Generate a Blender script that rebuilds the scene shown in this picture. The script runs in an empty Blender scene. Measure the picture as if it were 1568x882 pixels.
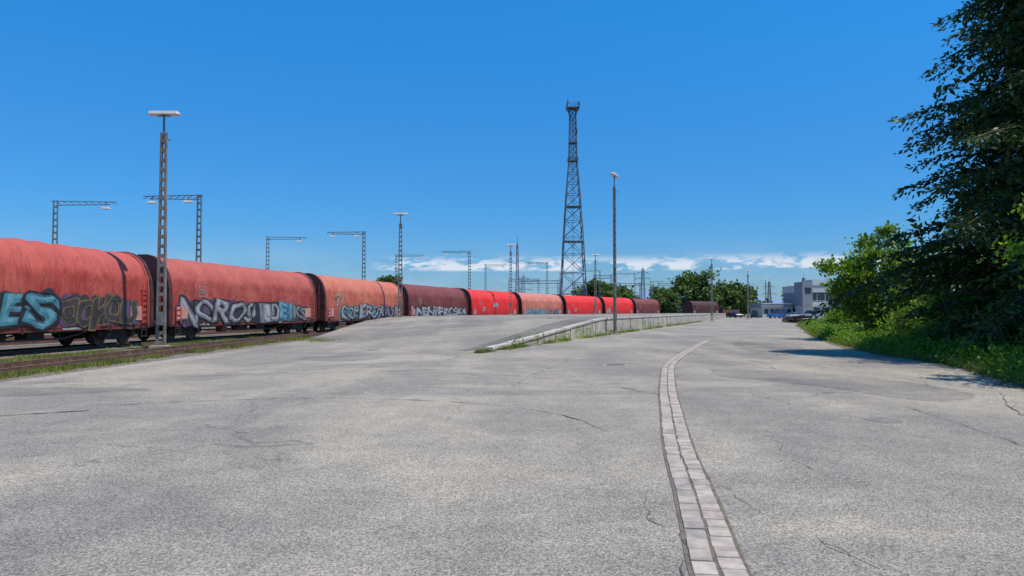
import bpy, math, random
import numpy as np
from mathutils import Vector, noise as mnoise
from mathutils.geometry import tessellate_polygon
random.seed(7)
scene = bpy.context.scene
COL = scene.collection

# ------------------------------------------------------------------ materials
def new_mat(name):
    m = bpy.data.materials.new(name); m.use_nodes = True
    nt = m.node_tree
    return m, nt, nt.nodes, nt.links, nt.nodes['Principled BSDF']

def mixrgb(nodes, links, fac, a, b, mode='MIX'):
    n = nodes.new('ShaderNodeMix'); n.data_type = 'RGBA'; n.blend_type = mode
    def put(sock, v):
        if isinstance(v, bpy.types.NodeSocket): links.new(v, sock)
        elif isinstance(v, (int, float)): sock.default_value = v
        else: sock.default_value = (*v[:3], 1)
    put(n.inputs[0], fac); put(n.inputs[6], a); put(n.inputs[7], b)
    return n.outputs[2]

def ramp(nodes, links, val, p0, p1, c0=0.0, c1=1.0):
    n = nodes.new('ShaderNodeMapRange'); n.interpolation_type = 'SMOOTHSTEP'
    links.new(val, n.inputs[0])
    n.inputs[1].default_value = p0; n.inputs[2].default_value = p1
    n.inputs[3].default_value = c0; n.inputs[4].default_value = c1
    return n.outputs[0]

def noise_tex(nodes, links, vec, scale, detail=4, rough=.55, dist=0.0):
    n = nodes.new('ShaderNodeTexNoise')
    links.new(vec, n.inputs['Vector'])
    n.inputs['Scale'].default_value = scale; n.inputs['Detail'].default_value = detail
    n.inputs['Roughness'].default_value = rough; n.inputs['Distortion'].default_value = dist
    return n.outputs[0]

def simple(name, c, rough=.7, var=.25, scale=3.0, metal=0.0, bump=0.0, dirt=None):
    m, nt, nd, lk, b = new_mat(name)
    tc = nd.new('ShaderNodeTexCoord')
    f = noise_tex(nd, lk, tc.outputs['Object'], scale, 6, .6)
    f2 = ramp(nd, lk, f, .3, .7)
    dark = dirt if dirt else tuple(x*(1-var) for x in c)
    lite = tuple(min(1, x*(1+var)) for x in c)
    lk.new(mixrgb(nd, lk, f2, dark, lite), b.inputs['Base Color'])
    b.inputs['Roughness'].default_value = rough; b.inputs['Metallic'].default_value = metal
    if bump:
        bp = nd.new('ShaderNodeBump'); bp.inputs['Strength'].default_value = bump
        bp.inputs['Distance'].default_value = .02
        lk.new(noise_tex(nd, lk, tc.outputs['Object'], scale*8, 4), bp.inputs['Height'])
        lk.new(bp.outputs[0], b.inputs['Normal'])
    return m

def asphalt(name, base, cracks=True):
    m, nt, nd, lk, b = new_mat(name)
    geo = nd.new('ShaderNodeNewGeometry'); P = geo.outputs['Position']
    v = nd.new('ShaderNodeTexVoronoi'); v.inputs['Scale'].default_value = 85; lk.new(P, v.inputs['Vector'])
    sep = nd.new('ShaderNodeSeparateColor'); lk.new(v.outputs['Color'], sep.inputs[0])
    g = ramp(nd, lk, sep.outputs[0], 0.0, 1.0)
    fine = mixrgb(nd, lk, g, tuple(x*.55 for x in base), tuple(x*1.42 for x in base))
    fine = mixrgb(nd, lk, ramp(nd, lk, sep.outputs[1], .88, .95), fine, (base[0]*1.7, base[1]*1.6, base[2]*1.45))
    n2 = noise_tex(nd, lk, P, 28, 3, .7)
    fine = mixrgb(nd, lk, ramp(nd, lk, n2, .5, .72, 0, .5), fine, tuple(x*.5 for x in base))
    n3 = noise_tex(nd, lk, P, .16, 7, .62, .8)
    f3 = ramp(nd, lk, n3, .40, .60)
    t = mixrgb(nd, lk, f3, (.78, .79, .83), (1.07, 1.06, 1.04))
    c = mixrgb(nd, lk, 1.0, fine, t, 'MULTIPLY')
    n4 = noise_tex(nd, lk, P, 1.6, 8, .7, .3)
    t2 = mixrgb(nd, lk, ramp(nd, lk, n4, .3, .7), (.86, .86, .86), (1.08, 1.08, 1.07))
    c = mixrgb(nd, lk, 1.0, c, t2, 'MULTIPLY')
    mp = nd.new('ShaderNodeMapping'); lk.new(P, mp.inputs[0])
    mp.inputs['Rotation'].default_value = (0, 0, math.radians(18)); mp.inputs['Scale'].default_value = (.5, .035, 1)
    n5 = noise_tex(nd, lk, mp.outputs[0], 1.0, 4, .55, .4)
    t3 = mixrgb(nd, lk, ramp(nd, lk, n5, .35, .65), (.88, .885, .90), (1.05, 1.05, 1.04))
    c = mixrgb(nd, lk, 1.0, c, t3, 'MULTIPLY')
    vs = nd.new('ShaderNodeTexVoronoi'); vs.inputs['Scale'].default_value = .55; lk.new(P, vs.inputs['Vector'])
    st = ramp(nd, lk, vs.outputs['Distance'], .02, .13, .35, 0)
    c = mixrgb(nd, lk, st, c, tuple(x*.5 for x in base))
    if cracks:
        def net(scale, wd0, wd1, mscale, m0, m1, amt, c, wob=1.1):
            n6 = nd.new('ShaderNodeTexNoise'); n6.inputs['Scale'].default_value = 1.3; n6.inputs['Detail'].default_value = 6
            lk.new(P, n6.inputs['Vector'])
            ad = nd.new('ShaderNodeVectorMath'); ad.operation = 'MULTIPLY_ADD'
            lk.new(n6.outputs['Color'], ad.inputs[0]); ad.inputs[1].default_value = (wob, wob, 0); lk.new(P, ad.inputs[2])
            vc = nd.new('ShaderNodeTexVoronoi'); vc.feature = 'DISTANCE_TO_EDGE'; vc.inputs['Scale'].default_value = scale
            lk.new(ad.outputs[0], vc.inputs['Vector'])
            e = ramp(nd, lk, vc.outputs['Distance'], wd0, wd1, 1, 0)
            mk = ramp(nd, lk, noise_tex(nd, lk, P, mscale, 3), m0, m1)
            mu = nd.new('ShaderNodeMath'); mu.operation = 'MULTIPLY'; lk.new(e, mu.inputs[0]); lk.new(mk, mu.inputs[1])
            mu2 = nd.new('ShaderNodeMath'); mu2.operation = 'MULTIPLY'; lk.new(mu.outputs[0], mu2.inputs[0]); mu2.inputs[1].default_value = amt
            return mixrgb(nd, lk, mu2.outputs[0], c, tuple(x*.3 for x in base))
        c = net(.16, .0006, .0030, .3, .44, .56, .6, c)
        c = net(1.1, .004, .016, .35, .58, .66, .5, c, .35)
    lk.new(c, b.inputs['Base Color'])
    b.inputs['Roughness'].default_value = .92; b.inputs['Specular IOR Level'].default_value = .2
    bp = nd.new('ShaderNodeBump'); bp.inputs['Strength'].default_value = .45; bp.inputs['Distance'].default_value = .005
    lk.new(v.outputs['Distance'], bp.inputs['Height']); lk.new(bp.outputs[0], b.inputs['Normal'])
    return m

def foliage(name, c1, c2, trans=.3, scale=1.2):
    m, nt, nd, lk, b = new_mat(name)
    geo = nd.new('ShaderNodeNewGeometry'); tc = nd.new('ShaderNodeTexCoord')
    r = geo.outputs['Random Per Island']
    c = mixrgb(nd, lk, r, c1, c2)
    n = noise_tex(nd, lk, tc.outputs['Object'], scale, 3)
    t = mixrgb(nd, lk, ramp(nd, lk, n, .35, .65), (.65, .67, .65), (1.25, 1.2, 1.0))
    c = mixrgb(nd, lk, 1.0, c, t, 'MULTIPLY')
    lk.new(c, b.inputs['Base Color']); b.inputs['Roughness'].default_value = .5
    b.inputs['Specular IOR Level'].default_value = .3
    tr = nd.new('ShaderNodeBsdfTranslucent')
    ct = mixrgb(nd, lk, 1.0, c, (1.4, 1.5, .5), 'MULTIPLY'); lk.new(ct, tr.inputs[0])
    mx = nd.new('ShaderNodeMixShader'); mx.inputs[0].default_value = trans
    lk.new(b.outputs[0], mx.inputs[1]); lk.new(tr.outputs[0], mx.inputs[2])
    lk.new(mx.outputs[0], nd['Material Output'].inputs[0])
    return m

def tarp(name, c, fade):
    m, nt, nd, lk, b = new_mat(name)
    tc = nd.new('ShaderNodeTexCoord'); O = tc.outputs['Object']
    n1 = noise_tex(nd, lk, O, .8, 6, .6, .5)
    col = mixrgb(nd, lk, ramp(nd, lk, n1, .3, .72), c, fade)
    mp = nd.new('ShaderNodeMapping'); lk.new(O, mp.inputs[0]); mp.inputs['Scale'].default_value = (7, 1, .5)
    n2 = noise_tex(nd, lk, mp.outputs[0], 1.0, 5, .65)
    col = mixrgb(nd, lk, ramp(nd, lk, n2, .48, .72, 0, .36), col, tuple(x*.45 for x in c))
    sp = nd.new('ShaderNodeSeparateXYZ'); lk.new(O, sp.inputs[0])
    sunlit_top = ramp(nd, lk, sp.outputs[2], 2.95, 3.5, 0, .5)
    col = mixrgb(nd, lk, sunlit_top, col, (min(.75, fade[0]*1.2+.02), fade[1]*1.2+.01, fade[2]*1.25+.012))  # lighter above the shoulder: sunlit roof painted into the tarp colour
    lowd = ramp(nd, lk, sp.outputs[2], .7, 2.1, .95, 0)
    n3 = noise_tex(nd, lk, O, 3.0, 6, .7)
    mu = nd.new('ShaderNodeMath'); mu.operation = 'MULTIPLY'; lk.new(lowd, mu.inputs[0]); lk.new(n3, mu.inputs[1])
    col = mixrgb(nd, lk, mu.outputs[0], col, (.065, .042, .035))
    lk.new(col, b.inputs['Base Color']); b.inputs['Roughness'].default_value = .62
    b.inputs['Specular IOR Level'].default_value = .22
    mp2 = nd.new('ShaderNodeMapping'); lk.new(O, mp2.inputs[0])
    mp2.inputs['Rotation'].default_value = (0, .6, 0); mp2.inputs['Scale'].default_value = (2.2, .8, .6)
    n4 = noise_tex(nd, lk, mp2.outputs[0], 1.1, 3, .5, 1.6)
    bp = nd.new('ShaderNodeBump'); bp.inputs['Strength'].default_value = .9; bp.inputs['Distance'].default_value = .15
    lk.new(n4, bp.inputs['Height']); lk.new(bp.outputs[0], b.inputs['Normal'])
    return m

def ballast_mat(name, c1, c2, green, lo=.46, hi=.62):
    m, nt, nd, lk, b = new_mat(name)
    geo = nd.new('ShaderNodeNewGeometry'); P = geo.outputs['Position']
    v = nd.new('ShaderNodeTexVoronoi'); v.inputs['Scale'].default_value = 16; lk.new(P, v.inputs['Vector'])
    sep = nd.new('ShaderNodeSeparateColor'); lk.new(v.outputs['Color'], sep.inputs[0])
    c = mixrgb(nd, lk, sep.outputs[0], c1, c2)
    n = noise_tex(nd, lk, P, .5, 6, .65)
    c = mixrgb(nd, lk, ramp(nd, lk, n, lo, hi, 0, .85), c, green)
    lk.new(c, b.inputs['Base Color']); b.inputs['Roughness'].default_value = .95
    bp = nd.new('ShaderNodeBump'); bp.inputs['Strength'].default_value = .8; bp.inputs['Distance'].default_value = .04
    lk.new(v.outputs['Distance'], bp.inputs['Height']); lk.new(bp.outputs[0], b.inputs['Normal'])
    return m

M = {}
M['asphalt'] = asphalt('asphalt', (.325, .283, .228))
M['asphalt2'] = asphalt('ramp_asphalt', (.300, .262, .212))
M['asphalt3'] = asphalt('asphalt_patch', (.255, .225, .188), cracks=False)
M['asphalt_dark'] = asphalt('asphalt_dark', (.20, .178, .15), cracks=False)
M['ground'] = ballast_mat('dry_ground', (.12, .10, .07), (.24, .19, .14), (.09, .12, .04))
M['ballast'] = ballast_mat('ballast', (.10, .072, .055), (.28, .22, .17), (.12, .13, .05), .60, .74)
M['soil'] = ballast_mat('verge_soil', (.06, .05, .03), (.14, .11, .07), (.06, .10, .02))
M['litter'] = ballast_mat('leaf_litter', (.13,.08,.045), (.26,.17,.10), (.11,.12,.04))
M['tar'] = simple('tar_seam', (.095, .085, .075), .8, .3, 5)
M['concrete'] = simple('concrete', (.38, .33, .27), .9, .28, 1.3, bump=.3)
M['concrete_l'] = simple('concrete_light', (.46, .41, .34), .9, .22, 2.5, bump=.2)
M['sett_a'] = simple('sett_a', (.385, .31, .25), .9, .24, 7, bump=.3)
M['sett_b'] = simple('sett_b', (.32, .27, .225), .9, .24, 7, bump=.3)
M['sett_c'] = simple('sett_c', (.43, .35, .285), .9, .2, 7, bump=.3)
M['joint'] = simple('joint_sand', (.15, .12, .085), .95, .3, 8)
M['rust'] = simple('rusty_rail', (.12, .055, .035), .7, .4, 4)
M['rail_top'] = simple('rail_top', (.30, .2, .15), .45, .2, 4, metal=.3)
M['sleeper'] = simple('sleeper_wood', (.1, .07, .05), .9, .3, 6)
M['steel'] = simple('mast_steel', (.19, .17, .145), .6, .3, 2.0, dirt=(.14, .11, .085))
M['galv'] = simple('galvanised_steel', (.17, .165, .155), .5, .2, 2.0)
M['tower'] = simple('tower_steel', (.10, .12, .15), .55, .25, .3)
M['white'] = simple('white_paint', (.72, .70, .67), .5, .06, 2)
M['grey_lamp'] = simple('lamp_housing', (.5, .48, .45), .5, .1, 2)
M['black'] = simple('underframe_black', (.028, .022, .019), .75, .4, 3)
M['wheel'] = simple('wheel_steel', (.06, .04, .03), .6, .4, 5)
M['maroon'] = simple('maroon_steel', (.16, .03, .022), .6, .3, 3)
M['endwall'] = simple('end_wall_steel', (.075, .022, .02), .6, .4, 3)
M['brown'] = simple('brown_steel', (.13, .05, .035), .7, .35, 2)
M['redladder'] = simple('red_ladder', (.42, .04, .03), .5, .2, 3)
M['pink'] = simple('faded_panel', (.5, .24, .19), .6, .2, 4)
M['bark'] = simple('bark', (.09, .07, .05), .95, .35, 5, bump=.6)
M['glass'] = simple('dark_glass', (.03, .04, .05), .12, .2, 1)
M['wallw'] = simple('rendered_wall', (.56, .545, .52), .85, .07, .5)
M['wallg'] = simple('grey_cladding', (.25, .255, .27), .7, .1, .5)
M['bluecar'] = simple('blue_car_paint', (.03, .1, .3), .3, .1, 1)
M['silvercar'] = simple('silver_car_paint', (.5, .5, .5), .3, .1, 1)
M['darkcar'] = simple('dark_car_paint', (.025, .027, .03), .3, .1, 1)
M['iron'] = simple('cast_iron', (.15, .13, .11), .6, .3, 12)
M['timber'] = simple('old_timber', (.06, .045, .035), .9, .4, 2)
M['fol_dark'] = foliage('conifer_foliage', (.022, .048, .014), (.075, .125, .03), .2, .7)
M['fol_mid'] = foliage('leaf_foliage', (.09, .165, .025), (.20, .30, .05), .45, 1.0)
M['fol_deep'] = foliage('deep_leaf_foliage', (.03, .07, .014), (.09, .16, .03), .35, .8)
M['fol_bright'] = foliage('bright_leaf_foliage', (.10, .20, .02), (.22, .36, .05), .48, 1.2)
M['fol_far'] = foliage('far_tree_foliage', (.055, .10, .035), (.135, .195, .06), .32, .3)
M['grass'] = foliage('grass_blades', (.13, .17, .03), (.27, .28, .09), .35, .8)
M['hill'] = simple('hazy_hills', (.17, .26, .40), 1, .06, .002)  # blue distance haze painted into the base colour

# ------------------------------------------------------------------ mesh builder
class B:
    def __init__(s): s.v = []; s.f = []; s.m = []; s.mats = []
    def mi(s, key):
        if key not in s.mats: s.mats.append(key)
        return s.mats.index(key)
    def add(s, vs, fs, key):
        o = len(s.v); s.v += [tuple(v) for v in vs]
        k = s.mi(key)
        for f in fs: s.f.append([i+o for i in f]); s.m.append(k)
    def box(s, x0, x1, y0, y1, z0, z1, key):
        s.add([(x0,y0,z0),(x1,y0,z0),(x1,y1,z0),(x0,y1,z0),(x0,y0,z1),(x1,y0,z1),(x1,y1,z1),(x0,y1,z1)],
              [(0,3,2,1),(4,5,6,7),(0,1,5,4),(1,2,6,5),(2,3,7,6),(3,0,4,7)], key)
    def beam(s, a, b, w, h, key, up=(0,0,1)):
        a = Vector(a); b = Vector(b); d = (b-a).normalized(); u = Vector(up)
        if abs(d.dot(u)) > .98: u = Vector((0,1,0))
        sx = d.cross(u).normalized(); sy = sx.cross(d).normalized()
        vs = []
        for p in (a, b):
            for i, j in ((-1,-1),(1,-1),(1,1),(-1,1)): vs.append(p+sx*(i*w/2)+sy*(j*h/2))
        s.add(vs, [(0,1,2,3),(7,6,5,4),(0,4,5,1),(1,5,6,2),(2,6,7,3),(3,7,4,0)], key)
    def cyl(s, a, b, r1, r2, key, n=10, caps=True):
        a = Vector(a); b = Vector(b); d = (b-a).normalized(); u = Vector((0,0,1))
        if abs(d.dot(u)) > .98: u = Vector((0,1,0))
        sx = d.cross(u).normalized(); sy = sx.cross(d).normalized()
        vs = []
        for p, r in ((a, r1), (b, r2)):
            for i in range(n):
                t = 2*math.pi*i/n; vs.append(p+sx*(r*math.cos(t))+sy*(r*math.sin(t)))
        fs = [(i, (i+1) % n, n+(i+1) % n, n+i) for i in range(n)]
        if caps: fs += [tuple(range(n))[::-1], tuple(range(n, 2*n))]
        s.add(vs, fs, key)
    def obj(s, name, parent=None, loc=(0,0,0), rot=0, smooth=False, bevel=0):
        me = bpy.data.meshes.new(name); me.from_pydata(s.v, [], s.f)
        for k in s.mats: me.materials.append(M[k])
        me.polygons.foreach_set('material_index', s.m)
        if smooth: me.polygons.foreach_set('use_smooth', [True]*len(s.f))
        me.update()
        o = bpy.data.objects.new(name, me); COL.objects.link(o)
        o.location = loc; o.rotation_euler = (0, 0, rot)
        if parent: o.parent = parent
        if bevel:
            md = o.modifiers.new('bevel', 'BEVEL'); md.width = bevel; md.segments = 2
        return o

def empty(name, loc=(0,0,0), rot=0):
    o = bpy.data.objects.new(name, None); COL.objects.link(o); o.location = loc; o.rotation_euler = (0,0,rot)
    o.empty_display_size = .5
    return o

def np_mesh(name, V, k, key, parent=None):
    n = len(V)//k
    me = bpy.data.meshes.new(name)
    me.vertices.add(len(V)); me.vertices.foreach_set('co', np.asarray(V, dtype=np.float32).ravel())
    me.loops.add(n*k); me.loops.foreach_set('vertex_index', np.arange(n*k, dtype=np.int32))
    me.polygons.add(n); me.polygons.foreach_set('loop_start', np.arange(n, dtype=np.int32)*k)
    me.polygons.foreach_set('loop_total', np.full(n, k, dtype=np.int32))
    me.materials.append(M[key]); me.update(); me.validate()
    o = bpy.data.objects.new(name, me); COL.objects.link(o)
    if parent: o.parent = parent
    return o

def sheet(name, pts, z, key):
    tri = tessellate_polygon([[Vector((p[0], p[1], 0)) for p in pts]])
    b = B(); fs = []
    for t in tri:
        a, c, d = [Vector((*pts[i], 0)) for i in t]
        fs.append(t if (c-a).cross(d-a).z > 0 else t[::-1])
    b.add([(p[0], p[1], z) for p in pts], fs, key)
    return b.obj(name)

# ------------------------------------------------------------------ world + sun + camera
SUN_AZ = math.radians(116); SUN_EL = math.radians(64)
w = bpy.data.worlds.new("World"); scene.world = w; w.use_nodes = True
nt = w.node_tree; nd = nt.nodes; lk = nt.links
bg = nd['Background']
sky = nd.new('ShaderNodeTexSky'); sky.sky_type = 'NISHITA'; sky.sun_disc = False
sky.sun_elevation = SUN_EL; sky.sun_rotation = SUN_AZ
sky.altitude = 200; sky.air_density = 1.0; sky.dust_density = .4; sky.ozone_density = 2.5
tc = nd.new('ShaderNodeTexCoord')
sp = nd.new('ShaderNodeSeparateXYZ'); lk.new(tc.outputs['Generated'], sp.inputs[0])
at = nd.new('ShaderNodeMath'); at.operation = 'ARCTAN2'; lk.new(sp.outputs[0], at.inputs[0]); lk.new(sp.outputs[1], at.inputs[1])
cb = nd.new('ShaderNodeCombineXYZ')
ma = nd.new('ShaderNodeMath'); ma.operation = 'MULTIPLY'; ma.inputs[1].default_value = 21; lk.new(at.outputs[0], ma.inputs[0])
mb = nd.new('ShaderNodeMath'); mb.operation = 'MULTIPLY'; mb.inputs[1].default_value = 62; lk.new(sp.outputs[2], mb.inputs[0])
lk.new(ma.outputs[0], cb.inputs[0]); lk.new(mb.outputs[0], cb.inputs[1])
cn = noise_tex(nd, lk, cb.outputs[0], 1.0, 8, .6, .25)
cm = ramp(nd, lk, cn, .42, .53)
lo = ramp(nd, lk, sp.outputs[2], .053, .057); hi = ramp(nd, lk, sp.outputs[2], .062, .078, 1, 0)
azl = ramp(nd, lk, at.outputs[0], -.20, -.14)
def mul(a, b_):
    n = nd.new('ShaderNodeMath'); n.operation = 'MULTIPLY'; lk.new(a, n.inputs[0])
    if isinstance(b_, float): n.inputs[1].default_value = b_
    else: lk.new(b_, n.inputs[1])
    return n.outputs[0]
mask = mul(mul(mul(cm, mul(lo, hi)), azl), .82)
t1 = mixrgb(nd, lk, ramp(nd, lk, sp.outputs[2], .02, .15), (.43, .72, 1.10), (.28, .80, 1.30))
t2 = mixrgb(nd, lk, ramp(nd, lk, sp.outputs[2], .10, .44), t1, (.20, 1.18, 1.86))
sk = mixrgb(nd, lk, 1.0, sky.outputs[0], t2, 'MULTIPLY')
hz = mul(ramp(nd, lk, noise_tex(nd, lk, cb.outputs[0], .35, 5, .6), .4, .7), ramp(nd, lk, sp.outputs[2], .03, .11, .35, 0))
sk = mixrgb(nd, lk, hz, sk, (4.8, 6.2, 8.3))
cc = mixrgb(nd, lk, mask, sk, (8.0, 8.4, 9.2))
lk.new(cc, bg.inputs[0]); bg.inputs[1].default_value = .10

sun = bpy.data.lights.new('sun', 'SUN'); sun.energy = 4.7; sun.angle = math.radians(.5); sun.color = (1, .955, .88)
so = bpy.data.objects.new('sun', sun); COL.objects.link(so)
sd = Vector((math.sin(SUN_AZ)*math.cos(SUN_EL), math.cos(SUN_AZ)*math.cos(SUN_EL), math.sin(SUN_EL)))
so.rotation_euler = sd.to_track_quat('Z', 'Y').to_euler(); so.location = sd*100

cam = bpy.data.cameras.new('camera'); co = bpy.data.objects.new('camera', cam); COL.objects.link(co)
co.location = (0, 0, 1.65); co.rotation_euler = (math.radians(90+1.82), 0, 0)
cam.lens = 25.94; cam.sensor_width = 36; cam.clip_end = 40000; cam.clip_start = .05
scene.camera = co
scene.view_settings.view_transform = 'Standard'; scene.view_settings.look = 'None'; scene.view_settings.exposure = 0

# ------------------------------------------------------------------ track path
GP = [(-19.9,-20),(-19.6,-1), (-18.9,17.9), (-17.57,36.3), (-14.42,54.5), (-10.73,72.6), (-5.52,90.3), (.86,107.6),
      (8.58,124.4), (17.18,140.7), (25.8,157), (34.64,173.2), (47,195), (59,210.5), (68,221), (92,247), (130,285)]
GP = [(x-1.12, y) for x, y in GP]
def catmull(P, n=10):
    out = []
    for i in range(len(P)-1):
        p0 = P[max(0, i-1)]; p1 = P[i]; p2 = P[i+1]; p3 = P[min(len(P)-1, i+2)]
        for k in range(n):
            t = k/n; q = []
            for a in (0, 1):
                q.append(.5*((2*p1[a]) + (-p0[a]+p2[a])*t + (2*p0[a]-5*p1[a]+4*p2[a]-p3[a])*t*t + (-p0[a]+3*p1[a]-3*p2[a]+p3[a])*t**3))
            out.append(tuple(q))
    out.append(P[-1]); return out
TR = catmull(GP)
def track_x(y):
    for a, b in zip(TR, TR[1:]):
        if a[1] <= y <= b[1]: return a[0]+(b[0]-a[0])*(y-a[1])/(b[1]-a[1])
    return TR[-1][0]
def offset(path, d):
    out = []
    for i, p in enumerate(path):
        a = path[max(0, i-1)]; b = path[min(len(path)-1, i+1)]
        t = Vector((b[0]-a[0], b[1]-a[1])).normalized()
        out.append((p[0]+t.y*d, p[1]-t.x*d))
    return out
def sweep(b, path, prof, key, closed=True):
    lines = [offset(path, o) for o, z in prof]; n = len(prof)
    vs = []
    for i in range(len(path)):
        for k in range(n): vs.append((*lines[k][i], prof[k][1]))
    fs = []
    for i in range(len(path)-1):
        for k in range(n if closed else n-1):
            k2 = (k+1) % n
            fs.append((i*n+k, (i+1)*n+k, (i+1)*n+k2, i*n+k2))
    b.add(vs, fs, key)

def track(name, path, zb=.02, raised=True, z_rail=.15):
    b = B()
    if raised:
        sweep(b, path, [(-2.1, .006), (-1.5, zb), (1.5, zb), (2.1, .006)], 'ballast', closed=False)
    for o in (-.75, .75):
        sweep(b, path, [(o-.035, z_rail-.16), (o-.035, z_rail-.004), (o+.035, z_rail-.004), (o+.035, z_rail-.16)], 'rust')
        sweep(b, path, [(o-.02, z_rail-.003), (o-.02, z_rail), (o+.02, z_rail), (o+.02, z_rail-.003)], 'rail_top')
    acc = 0
    for p, q in zip(path, path[1:]):
        d = math.dist(p, q); t = Vector((q[0]-p[0], q[1]-p[1], 0))/d; nn = Vector((t.y, -t.x, 0))
        while acc < d:
            c = Vector((p[0], p[1], zb-.02))+t*acc
            if c.y < 130: b.beam(c-nn*1.25, c+nn*1.25, .24, .08, 'sleeper')
            acc += .65
        acc -= d
    return b.obj(name)

# ground
g = B(); g.add([(-9000,-3000,-.012),(9000,-3000,-.012),(9000,14000,-.012),(-9000,14000,-.012)], [(0,1,2,3)], 'ground'); g.obj('ground')
RB = [(8,-20),(9,4),(9.8,10),(11.2,16),(13.4,22.5),(14.4,29.6),(17.2,40),(20,49),(27,68),(36,93),(50,125),(66,160)]
random.seed(21)
ledge = [(-12.3+random.uniform(-.12,.12), y) for y in range(-20, 45, 1)]
apoly = ledge + [(-11.3,60),(0,115),(40,180),(66,214),(110,240),(125,235),(100,190),(82,178)] + RB[::-1]
sheet('asphalt_road', apoly, 0.004, 'asphalt')
def blob(pts, jag=.08, n=8):
    p = catmull(pts+[pts[0]], n)[:-1]
    return [(x+jag*mnoise.noise(Vector((x*2, y*2, 1)))*2, y+jag*mnoise.noise(Vector((x*2, y*2, 9)))*2) for x, y in p]
sheet('asphalt_patch', blob([(5.7,21.2),(8.5,19.4),(9.3,15.2),(7.7,13.6),(6.7,16.4),(5.3,18.9)]), .0075, 'asphalt3')
sheet('asphalt_patch.001', blob([(5.4,11.4),(5.75,11.5),(5.8,11.05),(5.45,10.95)], .03), .0075, 'asphalt3')
sheet('asphalt_patch.002', blob([(-7.3,27.2),(-4.9,27.4),(-4.7,25.4),(-6.0,24.6),(-7.4,25.5)]), .0075, 'asphalt3')
sheet('asphalt_patch.003', blob([(-11.5,14),(-9.6,14.4),(-7.6,15.6),(-9.5,16.0),(-11.6,15.4)]), .0075, 'asphalt3')
sheet('asphalt_patch.004', blob([(2.2,4.1),(3.4,3.9),(5.0,4.4),(4.6,5.6),(3.0,6.4),(2.35,5.6)], .12), .0075, 'asphalt')
sheet('asphalt_patch.005', blob([(9.6,29),(11.6,30),(13.6,35),(12.5,40),(10.8,36)], .12), .0075, 'asphalt3')
vs = [(x-.25, y) for x, y in RB]
sheet('verge_soil', vs+[(120,165),(140,60),(60,-20)], -.004, 'soil')
lb = B()
path = catmull(RB, 8)
random.seed(3)
L1 = [(-.3+random.uniform(-.25,.2)) for _ in path]
vs = []; fs = []
for i, p in enumerate(path):
    vs += [(p[0]+L1[i], p[1], .0115), (p[0]+.9, p[1], .0115)]
for i in range(len(path)-1): fs.append((2*i, 2*i+1, 2*i+3, 2*i+2))
lb.add(vs, fs, 'litter'); lb.obj('leaf_litter_strip')

track('railway_track', TR)
T2 = catmull([(-14.4,-20),(-14.2,5),(-13.95,20),(-13.85,32),(-13.9,42),(-14.1,50),(-14.1,56)], 8)
track('railway_siding_track', T2, zb=.016, raised=True, z_rail=.17)
for k, d in enumerate((-6.5, -11.5, -22, -27)):
    track('railway_track.%03d' % (k+1), offset(TR[:130], d), zb=.02)

# ------------------------------------------------------------------ loading ramp
def wx(y): return -2.25+.353*(y-27)
RY = [27,29,31,35,40,45,49,51,54,60,70,85,110,150,186]
LY = [44,45.5,47,51,56,61,65,67,70,76,85,98,120,152,180]
HH = [.006,.05,.12,.33,.60,.88,1.08,1.16,1.20,1.20,1.20,1.20,1.20,1.20,1.20]
NC = 12
def lx(y): return max(track_x(y)+2.15/math.cos(math.radians(min(28, 8+y*.12))), -12.25)
rb = B(); rows = []
for yr, yl, h in zip(RY, LY, HH):
    r = Vector((wx(yr), yr, h)); l = Vector((lx(yl), yl, h))
    rows.append([l.lerp(r, c/NC) for c in range(NC+1)])
vs = [p for row in rows for p in row]
fs = []
for i in range(len(rows)-1):
    for c in range(NC):
        a = i*(NC+1)+c; fs.append((a, a+1, a+NC+2, a+NC+1))
rb.add(vs, fs, 'asphalt2')
for c, flip in ((NC, True), (0, False)):
    vs = []; fs = []
    for row in rows:
        vs += [(row[c].x, row[c].y, -.01), tuple(row[c])]
    for i in range(len(rows)-1):
        f = (2*i, 2*i+1, 2*i+3, 2*i+2); fs.append(f if not flip else f[::-1])
    rb.add(vs, fs, 'concrete')
row = rows[-1]
rb.add([tuple(row[0]), tuple(row[-1]), (row[-1].x, row[-1].y, -.01), (row[0].x, row[0].y, -.01)], [(0,1,2,3)], 'concrete')
rp = empty('loading_ramp')
rb.obj('ramp_body', rp)
sb = B(); cbp = B()
def surf_h(x, y):
    for i in range(len(rows)-1):
        l0, r0, l1, r1 = rows[i][0], rows[i][-1], rows[i+1][0], rows[i+1][-1]
        s0 = (r0.x-l0.x)*(y-l0.y)-(r0.y-l0.y)*(x-l0.x)
        s1 = (r1.x-l1.x)*(y-l1.y)-(r1.y-l1.y)*(x-l1.x)
        if s0 >= 0 and s1 <= 0:
            t = s0/(s0-s1+1e-9); return l0.z+(l1.z-l0.z)*t
    return rows[0][0].z if y < 60 else 1.20
n = 60; vsx = []
for i in range(n+1):
    y = 29.5+(80-29.5)*i/n; x = wx(y); wd = .35+1.5*min(1, max(0, (y-29)/16))
    xa = x-.34; xb = x-.34-wd+.12*mnoise.noise(Vector((y*.8, 0, 0))); ya = y+.1; yb = y+.5
    vsx.append((xa, ya, surf_h(xa, ya)+.007)); vsx.append((xb, yb, surf_h(xb, yb)+.007))
sb.add(vsx, [(2*i+1, 2*i, 2*i+2, 2*i+3) for i in range(n)], 'asphalt_dark'); sb.obj('dark_edge_strip', rp)
y = 31.0; dirw = Vector((.333, .943, 0)); random.seed(8)
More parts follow.
